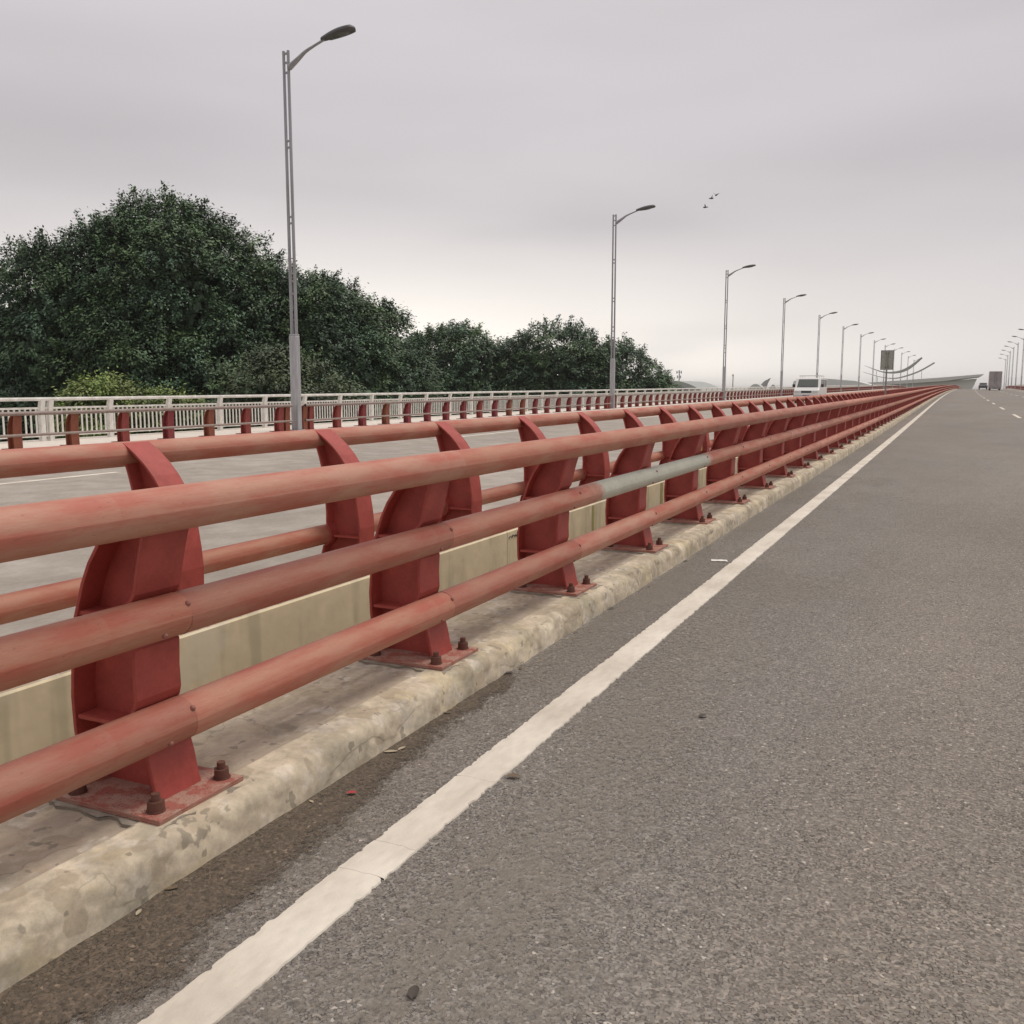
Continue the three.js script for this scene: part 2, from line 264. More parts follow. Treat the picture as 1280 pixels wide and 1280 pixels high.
// white edge line beside the near kerb, its rim ragged and cracked across here and there
function edgeLine(x0, x1, z0, z1, seed, step) {
  const zs = [], n = Math.round((z1 - z0) / step); for (let i = 0; i <= n; i++) zs.push(z0 + (z1 - z0) * i / n);
  const pr = [[x0, 0], [x0 + 0.002, 0.005], ...[0.14, 0.28, 0.42, 0.56, 0.70, 0.85].map((t) => [mix(x0, x1, t), 0.006]), [x1 - 0.002, 0.005], [x1, 0]];
  return sweep(pr, zs, { bend: (x, y, z, u) => { const s = x < (x0 + x1) / 2 ? 0 : 1, w = 0.007 * (fbm(z * 34, s * 9, BIG, BIG, 3, seed) - 0.5) + 0.005 * (fbm(z * 3, s * 9, BIG, BIG, 2, 705) - 0.5) - (s ? 1 : -1) * 0.005 * sstep(0.66, 0.7, fbm(z * 40, s * 7, BIG, BIG, 2, seed + 9)); const d0 = Math.abs(z - z0) < 0.002 ? z0 : Math.abs(z - z1) < 0.002 ? z1 : null, dz = d0 === null ? 0 : 0.016 * (fbm(x * 45, Math.round(d0 * 100) * 3.7, BIG, BIG, 3, 733) - 0.5); return [x + (y > 0.0055 ? 0 : w), y, z + dz]; } });
}
{
  const breaks = [-3, 2.0, 2.17, 2.68, 6.1, 14, 26, 60], root = new THREE.Group(); root.name = 'edge_line'; root.userData.kind = 'structure'; scene.add(root);
  for (let i = 0; i < breaks.length - 1; i++) part('line_stretch', edgeLine(-1.455, -1.31, breaks[i] + 0.0009, breaks[i + 1], 700 + i, breaks[i] < 12 ? 0.007 : 0.1), lineWhite, root);
  part('line_stretch', sweep([[-1.455, 0.002], [-1.45, 0.006], [-1.315, 0.006], [-1.31, 0.002]], range(60.01, 380, 160)), lineWhite, root);
}
const dashes = (x, starts, len, name) => { const root = new THREE.Group(); root.name = numbered(name); root.userData.kind = 'structure'; scene.add(root); for (const z of starts) part('dash', sweep([[x - 0.07, 0.003], [x - 0.065, 0.006], [x + 0.065, 0.006], [x + 0.07, 0.003]], range(z, z + len, 4)), lineWhite, root); };
dashes(2.39, range(-10.9, 381.2, 28).map((z) => z - 2.2), 5.2, 'lane_line');
dashes(6.1, range(-4, 388, 28).map((z) => z - 2.2), 5.2, 'lane_line');
dashes(-11.66, range(-3, 372, 25).map((z) => z + 8.4), 5.2, 'lane_line');
dashes(-7.7, range(-3, 372, 25).map((z) => z + 8.4), 5.2, 'lane_line');
for (const [x0, x1] of [[8.9, 9.05], [-14.7, -14.55]]) setting('edge_line', sweep([[x0, 0.003], [x0 + 0.005, 0.006], [x1 - 0.005, 0.006], [x1, 0.003]], far), lineWhite);

{                                                                    // damp silt lying in the gutter, its edge ragged
  const W = 256, H = 2048, L = 4.6, B = 0.42, a = new Uint8Array(W * H * 4), key = [[-1, 0.26], [1.24, 0.25], [1.44, 0.285], [1.75, 0.235], [2.18, 0.215], [2.63, 0.15], [3.11, 0.085], [3.49, 0.10], [3.72, 0.075], [3.86, 0.0], [5, 0.0]];
  for (let j = 0; j < H; j++) {
    const z = -0.4 + L * (j + 0.5) / H; let q = 0; while (q < key.length - 2 && key[q + 1][0] < z) q++;
    const w0 = mix(key[q][1], key[q + 1][1], (z - key[q][0]) / (key[q + 1][0] - key[q][0]));
    for (let i = 0; i < W; i++) {
      const x = (i + 0.5) / W * B, n = fbm(x * 14, z * 9, BIG, BIG, 4, 810), g = hash(Math.floor(i / 2), Math.floor(j / 3), 811), h2 = fbm(x * 60, z * 60, BIG, BIG, 2, 815);
      const s = (w0 + 0.10 * (n - 0.5) - x) / 0.05 + 1.4 * (h2 - 0.5) + 1.1 * (g - 0.5), v = w0 < 0.02 ? 0 : s > 0.1 ? 255 * Math.min(0.92, 0.5 + 0.5 * sstep(0, 1.2, s)) : 0, k = (j * W + i) * 4;
      a[k] = a[k + 1] = a[k + 2] = v; a[k + 3] = 255;
    }
  }
  const t = new THREE.DataTexture(a, W, H, THREE.RGBAFormat); t.magFilter = THREE.LinearFilter; t.minFilter = THREE.LinearFilter; t.needsUpdate = true;
  const g = new THREE.PlaneGeometry(B, L, 1, 40).rotateX(-Math.PI / 2), u = g.attributes.uv, p = g.attributes.position;
  for (let i = 0; i < p.count; i++) { u.setXY(i, (p.getX(i) + B / 2) / B, (L / 2 - p.getZ(i)) / L); }
  g.translate(-1.80 + B / 2, 0.0055, -(-0.4 + L / 2));
  const uu = g.attributes.uv; for (let i = 0; i < uu.count; i++) uu.setXY(i, uu.getX(i), (-p.getZ(i) + 0.4) / L);
  const m = M(0.72, 0.595, 0.475, 0.75, { map: scaled(asphalt.map, B / ASPH, L / ASPH), bumpMap: scaled(asphalt.bump, B / ASPH, L / ASPH), bumpScale: 0.003, alphaMap: t, transparent: true });
  const o = setting('gutter_silt', g, m);
}

{                                                                    // grainy brown road dust drifted along the edge line and caught in the asphalt
  const W = 512, H = 2048, L = 14, B = 1.5, a = new Uint8Array(W * H * 4);
  for (let j = 0; j < H; j++) for (let i = 0; i < W; i++) {
    const x = (i + 0.5) / W * B, z = (j + 0.5) / H * L, n = fbm(x * 2.2, z * 0.9, BIG, BIG, 5, 840), g = fbm(x * 90, z * 60, BIG, BIG, 2, 850), s = (n - 0.42) * 3.4 - Math.max(0, x - 0.75) * 1.6 + 2.4 * (g - 0.5), k = (j * W + i) * 4;
    a[k] = a[k + 1] = a[k + 2] = 255 * 0.46 * sstep(-0.15, 0.9, s) * sstep(0, 0.05, Math.min(x, B - x)); a[k + 3] = 255;
  }
  const t = new THREE.DataTexture(a, W, H, THREE.RGBAFormat); t.magFilter = t.minFilter = THREE.LinearFilter; t.needsUpdate = true;
  const g = sweep([[-1.79, 0.003], [-1.79 + B, 0.003]], range(0.6, 0.6 + L, 40)), u = g.attributes.uv; for (let i = 0; i < u.count; i++) u.setXY(i, u.getX(i) / B, (u.getY(i) - 0.6) / L);
  setting('road_dust', g, M(0.315, 0.275, 0.225, 0.95, { alphaMap: t, transparent: true, bumpMap: scaled(asphalt.bump, B / ASPH, L / ASPH), bumpScale: 0.002 }));
}

// ---------------------------------------------------------------- deck edge wall across the gap
{
  const w = thing('deck_edge_wall', 'pale streaked concrete deck edge wall facing the gap below the red guardrail', 'wall');
  const ends = [-4, 1.2, 6.9, 13.1, 20, 32, 50, 80, 140, 260, 400];
  for (let i = 0; i < ends.length - 1; i++) part('wall_panel', sweep([[-3.272, -1.28], [-3.262, -1.28], [-3.262, 0.122], [-3.272, 0.131]], range(ends[i] + 0.006, ends[i + 1], Math.max(4, Math.round((ends[i + 1] - ends[i]) / 4)))), wallMat, w);
  const yellow = M(0.55, 0.50, 0.20, 0.8, { map: scaled(speckle.map, 6, 6) });
  for (const [z, wd] of [[8.9, 0.07], [11.35, 0.12], [12.0, 0.05]]) { const m = part('paint_streak', sweep([[-3.2595, -0.55], [-3.2595, 0.118]], range(z, z + wd, 2)), yellow, w); m.userData.label = 'yellow paint streak on the concrete wall'; }
  const ink = M(0.05, 0.04, 0.04, 0.8), r = rng(91), strokes = [];                       // a short dark scribble on the top of a panel
  for (let i = 0; i < 9; i++) { const z = 6.93 + i * 0.052, a = [V(-3.2575, 0.06 + 0.03 * r(), -z), V(-3.2575, 0.085 + 0.03 * r(), -z - 0.02), V(-3.2575, 0.06 + 0.03 * r(), -z - 0.045)]; strokes.push(limb(a, [0.004, 0.005, 0.003], 4)); }
  part('scribble', join(strokes), ink, w);
}

// ---------------------------------------------------------------- the two red guardrails on the median kerbs
const STEP = 1.55, Z0 = 1.945;
const front = [[0.0, 0.142], [-0.010, 0.18], [-0.022, 0.24], [-0.034, 0.282], [-0.062, 0.298], [-0.086, 0.325], [-0.092, 0.353], [-0.086, 0.384], [-0.068, 0.410], [-0.062, 0.432], [-0.064, 0.50], [-0.060, 0.575], [-0.072, 0.598], [-0.088, 0.625], [-0.094, 0.66], [-0.086, 0.693], [-0.064, 0.716], [-0.048, 0.738], [-0.036, 0.79], [-0.018, 0.86], [-0.001, 0.915], [0.012, 0.95]].map(([x, y]) => [x - 1.965, y]);
const back = [[-2.248, 0.142], [-2.262, 0.22], [-2.274, 0.32], [-2.277, 0.41], [-2.268, 0.51], [-2.246, 0.65], [-2.210, 0.75], [-2.180, 0.81], [-2.138, 0.87], [-2.086, 0.925], [-2.03, 0.972], [-1.985, 1.004], [-1.95, 1.025]];
const toLocal = (pts) => pts.map(([x, y]) => [x + 1.965, y]);       // the post's own origin: foot of the front flange
const fl = toLocal(front), bk = toLocal(back), WIDE = 0.168;
const G = {};
G.web = extrude([...fl.map(([x, y]) => [x - 0.004, y]), ...bk.map(([x, y]) => [x + 0.004, y]).reverse()], 0.014);
G.front = ribbon(fl, 0.012, WIDE); G.back = ribbon(bk, 0.012, WIDE);
G.stiff1 = box(0.188, 0.012, WIDE - 0.012, -0.205, 0.352); G.stiff2 = box(0.176, 0.012, WIDE - 0.012, -0.190, 0.664);
G.plate = rbox(0.398, 0.016, 0.335, 0.003, -0.107, 0.1395);
{ const g = new THREE.BoxGeometry(0.435, 0.016, 0.375, 14, 1, 14).translate(-0.107, 0.125, 0), p = g.attributes.position; for (let i = 0; i < p.count; i++) { const x = p.getX(i), z = p.getZ(i); if (p.getY(i) > 0.125) p.setY(i, 0.1315 + 0.003 * (hash(i, 3, 2) - 0.5)); p.setX(i, x + 0.024 * (hash(Math.round(x * 40), Math.round(z * 40), 5) - 0.5)); p.setZ(i, z + 0.024 * (hash(Math.round(x * 40), Math.round(z * 40), 6) - 0.5)); } g.computeVertexNormals(); G.bed = g; }
G.bolt = join([new THREE.CylinderGeometry(0.026, 0.026, 0.004, 14).translate(0, 0.002, 0), new THREE.CylinderGeometry(0.0235, 0.0245, 0.026, 6).translate(0, 0.017, 0), new THREE.CylinderGeometry(0.0125, 0.013, 0.02, 10).translate(0, 0.040, 0)]);
G.rivet = new THREE.SphereGeometry(0.0088, 10, 6, 0, Math.PI * 2, 0, Math.PI / 2);
G.far = join([G.web, G.stiff1, G.stiff2]); G.farFlange = join([G.front, G.back]);
G.farPlate = join([box(0.398, 0.016, 0.335, -0.107, 0.1395), ...[[0.04, -0.125], [0.04, 0.125], [-0.26, -0.125], [-0.26, 0.125]].map(([x, z]) => new THREE.CylinderGeometry(0.0195, 0.0195, 0.04, 6).translate(x, 0.168, z))]);
const padMat = M(0.50, 0.44, 0.35, 0.95, { map: scaled(speckle.map, 3, 3), bumpMap: scaled(speckle.bump, 5, 5), bumpScale: 0.003 });
const rand = rng(4242);
function postAt(parent, x, z, turned, detail) {
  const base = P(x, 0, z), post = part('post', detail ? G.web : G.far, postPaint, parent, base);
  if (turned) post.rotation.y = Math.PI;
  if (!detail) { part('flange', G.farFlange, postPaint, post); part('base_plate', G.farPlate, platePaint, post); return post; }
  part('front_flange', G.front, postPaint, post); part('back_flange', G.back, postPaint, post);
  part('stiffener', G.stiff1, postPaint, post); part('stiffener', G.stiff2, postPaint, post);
  part('base_plate', G.plate, platePaint, post); part('mortar_bed', G.bed, padMat, post);
  for (const [bx, bz] of [[0.04, -0.125], [0.04, 0.125], [-0.262, -0.125], [-0.262, 0.125]]) { const b = part('anchor_bolt', G.bolt, boltRust, post, V(bx + 0.008 * (rand() - 0.5), 0.1475, bz + 0.008 * (rand() - 0.5))); b.rotation.y = rand() * 2; b.rotation.z = 0.06 * (rand() - 0.5); }
  for (const [cy, r] of [[0.353, 0.0635], [0.66, 0.062]]) for (const [ang, dz] of [[0.62, -0.035], [-0.62, 0.055]]) {
    const v = part('rivet', G.rivet, rivetPaint, post, V(-0.02 + r * Math.cos(ang), cy + r * Math.sin(ang), dz)); v.rotation.z = ang - Math.PI / 2;
  }
  return post;
}
function railRuns(parent, xs, cuts, special) {
  for (const [cx, cy, r, key] of xs) for (let i = 0; i < cuts.length - 1; i++) {
    if (key !== 'middle' && special && (cuts[i] === greyFrom || cuts[i] === greyTo)) continue; if (key === 'top' && i % 4 !== 0 && cuts[i] < 38) continue; const z0 = cuts[i] + 0.0007, z1 = key === 'top' && cuts[i] < 38 ? cuts[Math.min(i + 4, cuts.length - 1)] : key !== 'middle' && special && (cuts[i + 1] === greyFrom || cuts[i + 1] === greyTo) ? cuts[i + 2] : cuts[i + 1], long = z1 - z0 > 8, mat = special && special(key, i) || railPaint[Math.floor(hash(i, Math.round(cy * 100), 33) * 4)];
    const off = fbm(z0 * 3, cy * 9, BIG, BIG, 2, 71) - 0.5, o = part('rail', sweep(circle(cx, cy + 0.003 * off, r, z0 > 40 ? 14 : 28), range(z0, z1, long ? Math.round((z1 - z0) / 4) : 3), { smooth: true, closed: true }), mat, parent);
    if (mat === primer) o.userData.label = 'unpainted grey rail section among the red ones';
  }
}
const nearCuts = [-5.9, -2.8, 0.28, 1.985]; for (let z = 1.985 + STEP; z < 40; z += STEP) nearCuts.push(z); nearCuts.push(greyFrom, greyTo); nearCuts.sort((a, b) => a - b); nearCuts.push(48, 60, 80, 110, 150, 200, 260, 330, 395);
const gr = thing('median_guardrail', 'red three-rail steel guardrail bolted to the chipped kerb beside the white edge line', 'guardrail');
for (let k = -3; Z0 + k * STEP < 300; k++) postAt(gr, -1.965, Z0 + k * STEP, false, k < 40);
railRuns(gr, [[-1.925, 0.972, 0.0625, 'top'], [-1.985, 0.66, 0.062, 'middle'], [-1.985, 0.353, 0.0635, 'low']], nearCuts, (key, i) => key === 'middle' && nearCuts[i] >= greyFrom && nearCuts[i] < greyTo ? primer : null);
const tagPlate = part('reflector', rbox(0.016, 0.10, 0.075, 0.004), M(0.62, 0.40, 0.04, 0.5), gr, P(-2.02, 0.79, Z0 + 4 * STEP + 0.13)); tagPlate.userData.label = 'yellow reflector plate fixed behind a post';
const og = thing('median_guardrail', 'red three-rail steel guardrail across the gap with its pipes on the far side', 'guardrail');
for (let k = -2; Z0 + k * STEP < 300; k++) postAt(og, mirror(-1.965), Z0 + k * STEP, true, k < 34);
railRuns(og, [[mirror(-1.925), 0.972, 0.0625, 'top'], [mirror(-1.985), 0.66, 0.062, 'middle'], [mirror(-1.985), 0.353, 0.0635, 'low']], [-2, 1.1, 5.1, 11.3, 17.5, 23.7, 30, 42, 60, 80, 110, 150, 200, 260, 330, 395]);

// ---------------------------------------------------------------- barriers and railings along the two pavements
const bPost = (() => { const f = [[0, 0], [-0.006, 0.3], [0.006, 0.48], [0.025, 0.62]], b = [[-0.16, 0], [-0.165, 0.24], [-0.145, 0.44], [-0.09, 0.57], [0.0, 0.645]]; return join([extrude([...f, ...b.slice().reverse()], 0.014), ribbon(f, 0.014, 0.17), ribbon(b, 0.014, 0.17), box(0.32, 0.016, 0.26, -0.13, 0.006)]); })();
const LAMP0 = 19.73, LAMPSTEP = 24.73, lampZ = range(LAMP0, LAMP0 + 12 * LAMPSTEP, 12);
function barrier(label, sx, x, z0, z1) {
  const b = thing('pavement_barrier', label, 'barrier'); let i = 0;
  const spots = []; for (let z = z0; z < z1; z += 1.235) if (!lampZ.some((l) => Math.abs(l - z) < 0.55)) spots.push(z);
  for (const l of lampZ) if (l > z0 && l < z1) spots.push(l - 0.36, l + 0.36);                      // the pipes stop at a post on either side of each lamp
  for (const z of spots) { const p = part('post', bPost, barrierReds[Math.floor(hash(i++, 4, sx + 7) * 3)], b, P(x, 0.185, z)); if (sx < 0) p.rotation.y = Math.PI; }
  const px = x + sx * 0.075, ends = [z0 - 0.6, ...lampZ.filter((l) => l > z0 && l < z1), z1];
  for (let k = 0; k < ends.length - 1; k++) for (const [y, r] of [[0.83, 0.037], [0.44, 0.026]]) part('rail', sweep(circle(px, y, r, 12), range(ends[k] + (k ? 0.27 : 0), ends[k + 1] - (k < ends.length - 2 ? 0.27 : 0), 8), { smooth: true, closed: true }), barrierRail, b);
  return b;
}
barrier('low red posted barrier with two dull pipes along the pavement before the dark trees', 1, -15.3, 8.005, 290);
barrier('low red posted barrier along the pavement on the box lorry side', -1, mirror(-15.3), 60, 290);

function railing(label, x, s, z0, z1, first) {                       // cream railing: leaning post heads, handrail, bars between two sub-rails
  const r = thing('pedestrian_railing', label, 'railing'), D = 1.76, X = (d) => x + s * d;
  const prof = (a, b, c, d) => [[X(a), c], [X(a), d], [X(b), d], [X(b), c]];
  const zs = z1 > 60 ? [...range(z0, 60, 14), ...range(64, z1, 56)] : range(z0, z1, 10);
  part('handrail', sweep([[X(-0.05), 1.02], [X(-0.06), 1.06], [X(-0.045), 1.092], [X(0.045), 1.092], [X(0.06), 1.06], [X(0.05), 1.02]], zs, { closed: true }), cream, r);
  part('upper_rail', sweep(prof(-0.02, 0.02, 0.85, 0.89), zs, { closed: true }), cream, r);
  part('lower_rail', sweep(prof(-0.02, 0.02, 0.275, 0.315), zs, { closed: true }), cream, r);
  const post = join([extrude([[-0.05, 0.18], [0.05, 0.18], [0.05, 0.80], [0.09, 1.03], [0.0, 1.03], [-0.05, 0.80]].map(([a, b]) => [s * a, b]), 0.105)]), bar = box(0.018, 0.55, 0.034, 0, 0.585, 0);
  const placed = [], rest = []; let n = 0;
  for (let z = first; z < z1; z += D) {
    part('post', post, cream, r, P(x, 0, z));
    for (let k = 1; k < 14; k++) { const q = P(x, 0, z + k * D / 14); if (n++ < 300 && z < 70) part('baluster', bar, cream, r, q); else rest.push(box(0.018, 0.55, 0.04, q.x, q.y + 0.585, q.z)); }
  }
  if (s > 0) part('post', post, cream, r, P(x, 0, first + 2 * D + 0.2));                  // doubled post at the expansion joint
  const sm = join(rest); part('balusters', sm, cream, r, null, 'stuff');
}
railing('cream pedestrian railing of close upright bars in front of the big trees', -17.2, 1, 9, 290, 10.22);
railing('cream pedestrian railing on the pavement beyond the box lorry', mirror(-17.2), -1, 70, 290, 71);

// ---------------------------------------------------------------- street lamps
function makeLamp(label, group) {
  const l = thing('street_lamp', label, 'street lamp', group);
  part('column', join([rbox(0.34, 0.03, 0.34, 0.006, 0, 0.2), rbox(0.235, 2.46, 0.18, 0.03, 0, 1.44), rbox(0.215, 0.04, 0.16, 0.01, 0, 2.69)]), lampGrey, l);
  for (const x of [-0.071, 0.071]) part('mast_tube', new THREE.CylinderGeometry(0.037, 0.043, 7.07, 12).translate(x, 6.22, 0), lampTube, l);
  for (const y of [9.74, 9.52, 9.28, 7.62, 7.46, 5.74, 5.58, 4.32, 4.12, 3.8]) part('spacer', box(0.10, 0.05, 0.03, 0, y - 0.05, 0), lampTube, l);
  part('arm', limb([V(0.09, 9.34, 0), V(0.36, 9.50, 0), V(0.60, 9.65, 0), V(0.84, 9.74, 0), V(1.20, 9.86, 0)], [0.08, 0.062, 0.042, 0.032, 0.032], 10), lampTube, l);
  const n = 14, m = 12, pos = [], idx = [];                          // cobra head: narrow neck, broad domed top, flat dark underside
  for (let i = 0; i <= n; i++) {
    const t = i / n, w = 0.05 + 0.15 * Math.pow(Math.sin(Math.PI * Math.min(1, 0.08 + t * 0.60)), 1.3) * (t > 0.9 ? Math.sqrt(Math.max(0.02, 1 - ((t - 0.9) / 0.1) ** 2)) : 1), up = 0.04 + 0.085 * Math.sin(Math.PI * (0.12 + 0.72 * t)), dn = t < 0.18 ? 0.035 : 0.07 * (1 - 0.45 * t);
    for (let j = 0; j < m; j++) { const a = j / m * 2 * Math.PI, c = Math.cos(a), s = Math.sin(a), k = t > 0.97 ? 0.55 : 1; pos.push(1.12 + t * 0.95, 9.855 + 0.13 * t + (s > 0 ? up * s : dn * Math.max(s, -0.62)) * k, w * c); }
  }
  for (let i = 0; i < n; i++) for (let j = 0; j < m; j++) { const a = i * m + j, b = i * m + (j + 1) % m; idx.push(a, b, a + m, b, b + m, a + m); }
  for (const s of [0, n]) for (let j = 1; j < m - 1; j++) idx.push(s * m, s * m + j, s * m + j + 1);
  const g = new THREE.BufferGeometry(); g.setAttribute('position', new THREE.Float32BufferAttribute(pos, 3)); g.setIndex(idx); g.computeVertexNormals();
  const head = part('lamp_head', g, lampDark, l);
  const lens = new THREE.SphereGeometry(1, 16, 8).scale(0.27, 0.045, 0.115).rotateZ(0.135).translate(1.66, 9.90, 0); part('lens', lens, lensGlass, head);
  return l;
}
{
  const A = 'grey twin-tube street lamp in line with the low red barrier on the tree side', B = 'grey twin-tube street lamp on the pavement of the box lorry side';
  const gA = 'street lamps along the tree side pavement', gB = 'street lamps along the lorry side pavement', first = makeLamp(A, gA); first.position.copy(P(-15.3, 0.004, LAMP0)); first.scale.setScalar(0.967);
  for (let k = 1; k < 13; k++) copy(first, A, gA).position.copy(P(-15.3, 0.004, LAMP0 + LAMPSTEP * k));
  for (let k = 6; k < 13; k++) { const c = copy(first, B, gB); c.position.copy(P(mirror(-15.3), 0.004, LAMP0 + LAMPSTEP * k)); c.rotation.y = Math.PI; }
}

// ---------------------------------------------------------------- sign on the median, seen from behind
{
  const s = thing('road_sign', 'grey back of a tall panel sign on a post between the two guardrails', 'sign', null, P(-3.40, 0, 54.3));
  const grey = M(0.52, 0.54, 0.46, 0.6, { map: scaled(speckle.map, 2, 2) }), dk = M(0.10, 0.10, 0.09, 0.6);
  part('post', new THREE.CylinderGeometry(0.045, 0.045, 2.9, 12).translate(0, 1.57, 0), M(0.26, 0.26, 0.23, 0.5), s);
  const p = part('panel', rbox(0.60, 0.98, 0.03, 0.008, 0, 2.62, -0.075), grey, s);
  part('frame', join([box(0.64, 0.03, 0.05, 0, 3.115, -0.07), box(0.64, 0.03, 0.05, 0, 2.125, -0.07), box(0.03, 0.96, 0.05, -0.305, 2.62, -0.07), box(0.03, 0.96, 0.05, 0.305, 2.62, -0.07)]), dk, p);
  for (const y of [2.98, 2.25]) part('clamp', box(0.17, 0.06, 0.08, 0, y, -0.03), dk, p);
  part('base_plate', rbox(0.2, 0.02, 0.2, 0.004, 0, 0.137, 0), dk, s);
}

// ---------------------------------------------------------------- vehicles
const whitePaint = M(0.72, 0.71, 0.68, 0.35), glass = M(0.10, 0.11, 0.10, 0.08), tyre = M(0.02, 0.02, 0.02, 0.9), trimBlack = M(0.03, 0.03, 0.03, 0.6);
function wheelOn(parent, x, y, z, r) { const w = part('wheel', new THREE.CylinderGeometry(r, r, 0.2, 22).rotateZ(Math.PI / 2), tyre, parent, V(x, y, z)); part('rim', new THREE.CylinderGeometry(r * 0.6, r * 0.6, 0.215, 16).rotateZ(Math.PI / 2), M(0.4, 0.4, 0.4, 0.4, { metalness: 0.6 }), w); }
{
  const v = thing('minibus', 'white minibus with a roof rack coming down the opposite carriageway', 'minibus', null, P(-9.6, 0, 72));
  const side = [[2.25, 0.34], [2.28, 0.62], [2.22, 0.90], [2.05, 1.02], [1.72, 1.10], [1.18, 1.74], [1.0, 1.80], [-2.1, 1.82], [-2.24, 1.72], [-2.3, 1.1], [-2.3, 0.36]];
  part('body', extrude(side, 1.72, 0.05).rotateY(-Math.PI / 2), whitePaint, v);
  const win = (pts, mat, name) => part(name, extrude(pts, 0.012, 0), mat, v);
  const ws = win([[-0.72, 0], [0.72, 0], [0.66, 0.72], [-0.66, 0.72]], glass, 'windscreen'); ws.rotation.x = -0.70; ws.position.set(0, 1.14, 1.704);
  part('wiper', join([box(0.55, 0.012, 0.012, -0.25, 0.05, 0.02), box(0.5, 0.012, 0.012, 0.35, 0.05, 0.02)]), trimBlack, ws);
  for (const x of [-0.863, 0.863]) for (const [z, w] of [[0.86, 0.62], [-0.15, 1.1], [-1.45, 1.1]]) { const s = part('side_window', rbox(0.014, 0.5, w, 0.005, x, 1.42, z), glass, v); }
  for (const x of [-0.62, 0.62]) { const h = part('headlight', rbox(0.34, 0.2, 0.08, 0.03, x, 0.80, 2.235), M(0.6, 0.6, 0.58, 0.1), v); }
  part('grille', rbox(0.7, 0.14, 0.05, 0.01, 0, 0.80, 2.255), trimBlack, v); part('bumper', rbox(1.74, 0.26, 0.16, 0.05, 0, 0.48, 2.27), M(0.5, 0.5, 0.48, 0.5), v);
  part('number_plate', rbox(0.44, 0.14, 0.012, 0.003, 0, 0.50, 2.356), M(0.03, 0.06, 0.22, 0.5), v);
  for (const x of [-1, 1]) part('mirror', join([rbox(0.18, 0.22, 0.1, 0.03, x * 0.98, 1.24, 1.42), box(0.14, 0.03, 0.03, x * 0.88, 1.16, 1.42)]), trimBlack, v);
  const rack = part('roof_rack', join([box(0.04, 0.04, 2.9, -0.68, 1.93, -0.5), box(0.04, 0.04, 2.9, 0.68, 1.93, -0.5), ...range(-1.8, 0.85, 4).map((z) => box(1.4, 0.03, 0.05, 0, 1.955, z)), ...[-1.6, -0.5, 0.6].flatMap((z) => [box(0.03, 0.12, 0.03, -0.68, 1.87, z), box(0.03, 0.12, 0.03, 0.68, 1.87, z)])]), whitePaint, v);
  for (const x of [-0.76, 0.76]) for (const z of [1.45, -1.4]) wheelOn(v, x, 0.33, z, 0.33);
}
{
  const t = thing('box_lorry', 'grey box lorry seen from behind near the crest of the road', 'lorry', null, P(5.78, 0, 205)), grey = M(0.44, 0.40, 0.39, 0.6, { map: scaled(speckle.map, 0.5, 0.5) });
  part('cargo_box', rbox(2.12, 3.1, 5.6, 0.04, 0, 2.09, -2.8), grey, t);
  for (const x of [-0.52, 0.52]) { const d = part('rear_door', rbox(1.0, 2.95, 0.04, 0.01, x, 2.09, 0.02), grey, t); part('lock_rod', new THREE.CylinderGeometry(0.016, 0.016, 2.45, 8).translate(x * 0.35, 2.32, 0.06), trimBlack, d); }
  part('chassis', box(0.9, 0.2, 7.2, 0, 0.42, -3.5), trimBlack, t); part('bumper', box(2.0, 0.2, 0.1, 0, 0.40, -0.02), grey, t);
  part('cab', rbox(2.1, 2.1, 1.7, 0.12, 0, 1.7, -6.6), whitePaint, t);
  for (const x of [-0.85, 0.85]) { part('tail_light', box(0.2, 0.12, 0.04, x, 0.42, 0.05), M(0.35, 0.02, 0.02, 0.3), t); for (const z of [-1.4, -6.6]) wheelOn(t, x, 0.36, z, 0.36); }
}
{
  const c = thing('parked_car', 'dark small car ahead on the crest beside the box lorry', 'car', null, P(3.9, 0, 236)), body = M(0.05, 0.05, 0.06, 0.3);
  c.name = 'car';
  part('body', extrude([[2.1, 0.3], [2.15, 0.7], [1.9, 0.85], [0.95, 0.93], [-1.9, 0.98], [-2.1, 0.85], [-2.1, 0.3]], 1.74, 0.05).rotateY(Math.PI / 2), body, c);
  part('cabin', extrude([[1.0, 0.92], [0.35, 1.42], [-1.2, 1.46], [-1.95, 0.96]], 1.5, 0.06).rotateY(Math.PI / 2), body, c);
  part('rear_window', box(1.2, 0.4, 0.02, 0, 1.2, 1.66).translate(0, 0, 0.02), glass, c);
  for (const x of [-0.68, 0.68]) { part('tail_light', box(0.3, 0.13, 0.04, x, 0.8, 2.1), M(0.4, 0.02, 0.02, 0.3), c); for (const z of [1.3, -1.3]) wheelOn(c, x * 1.1, 0.31, z, 0.31); }
}

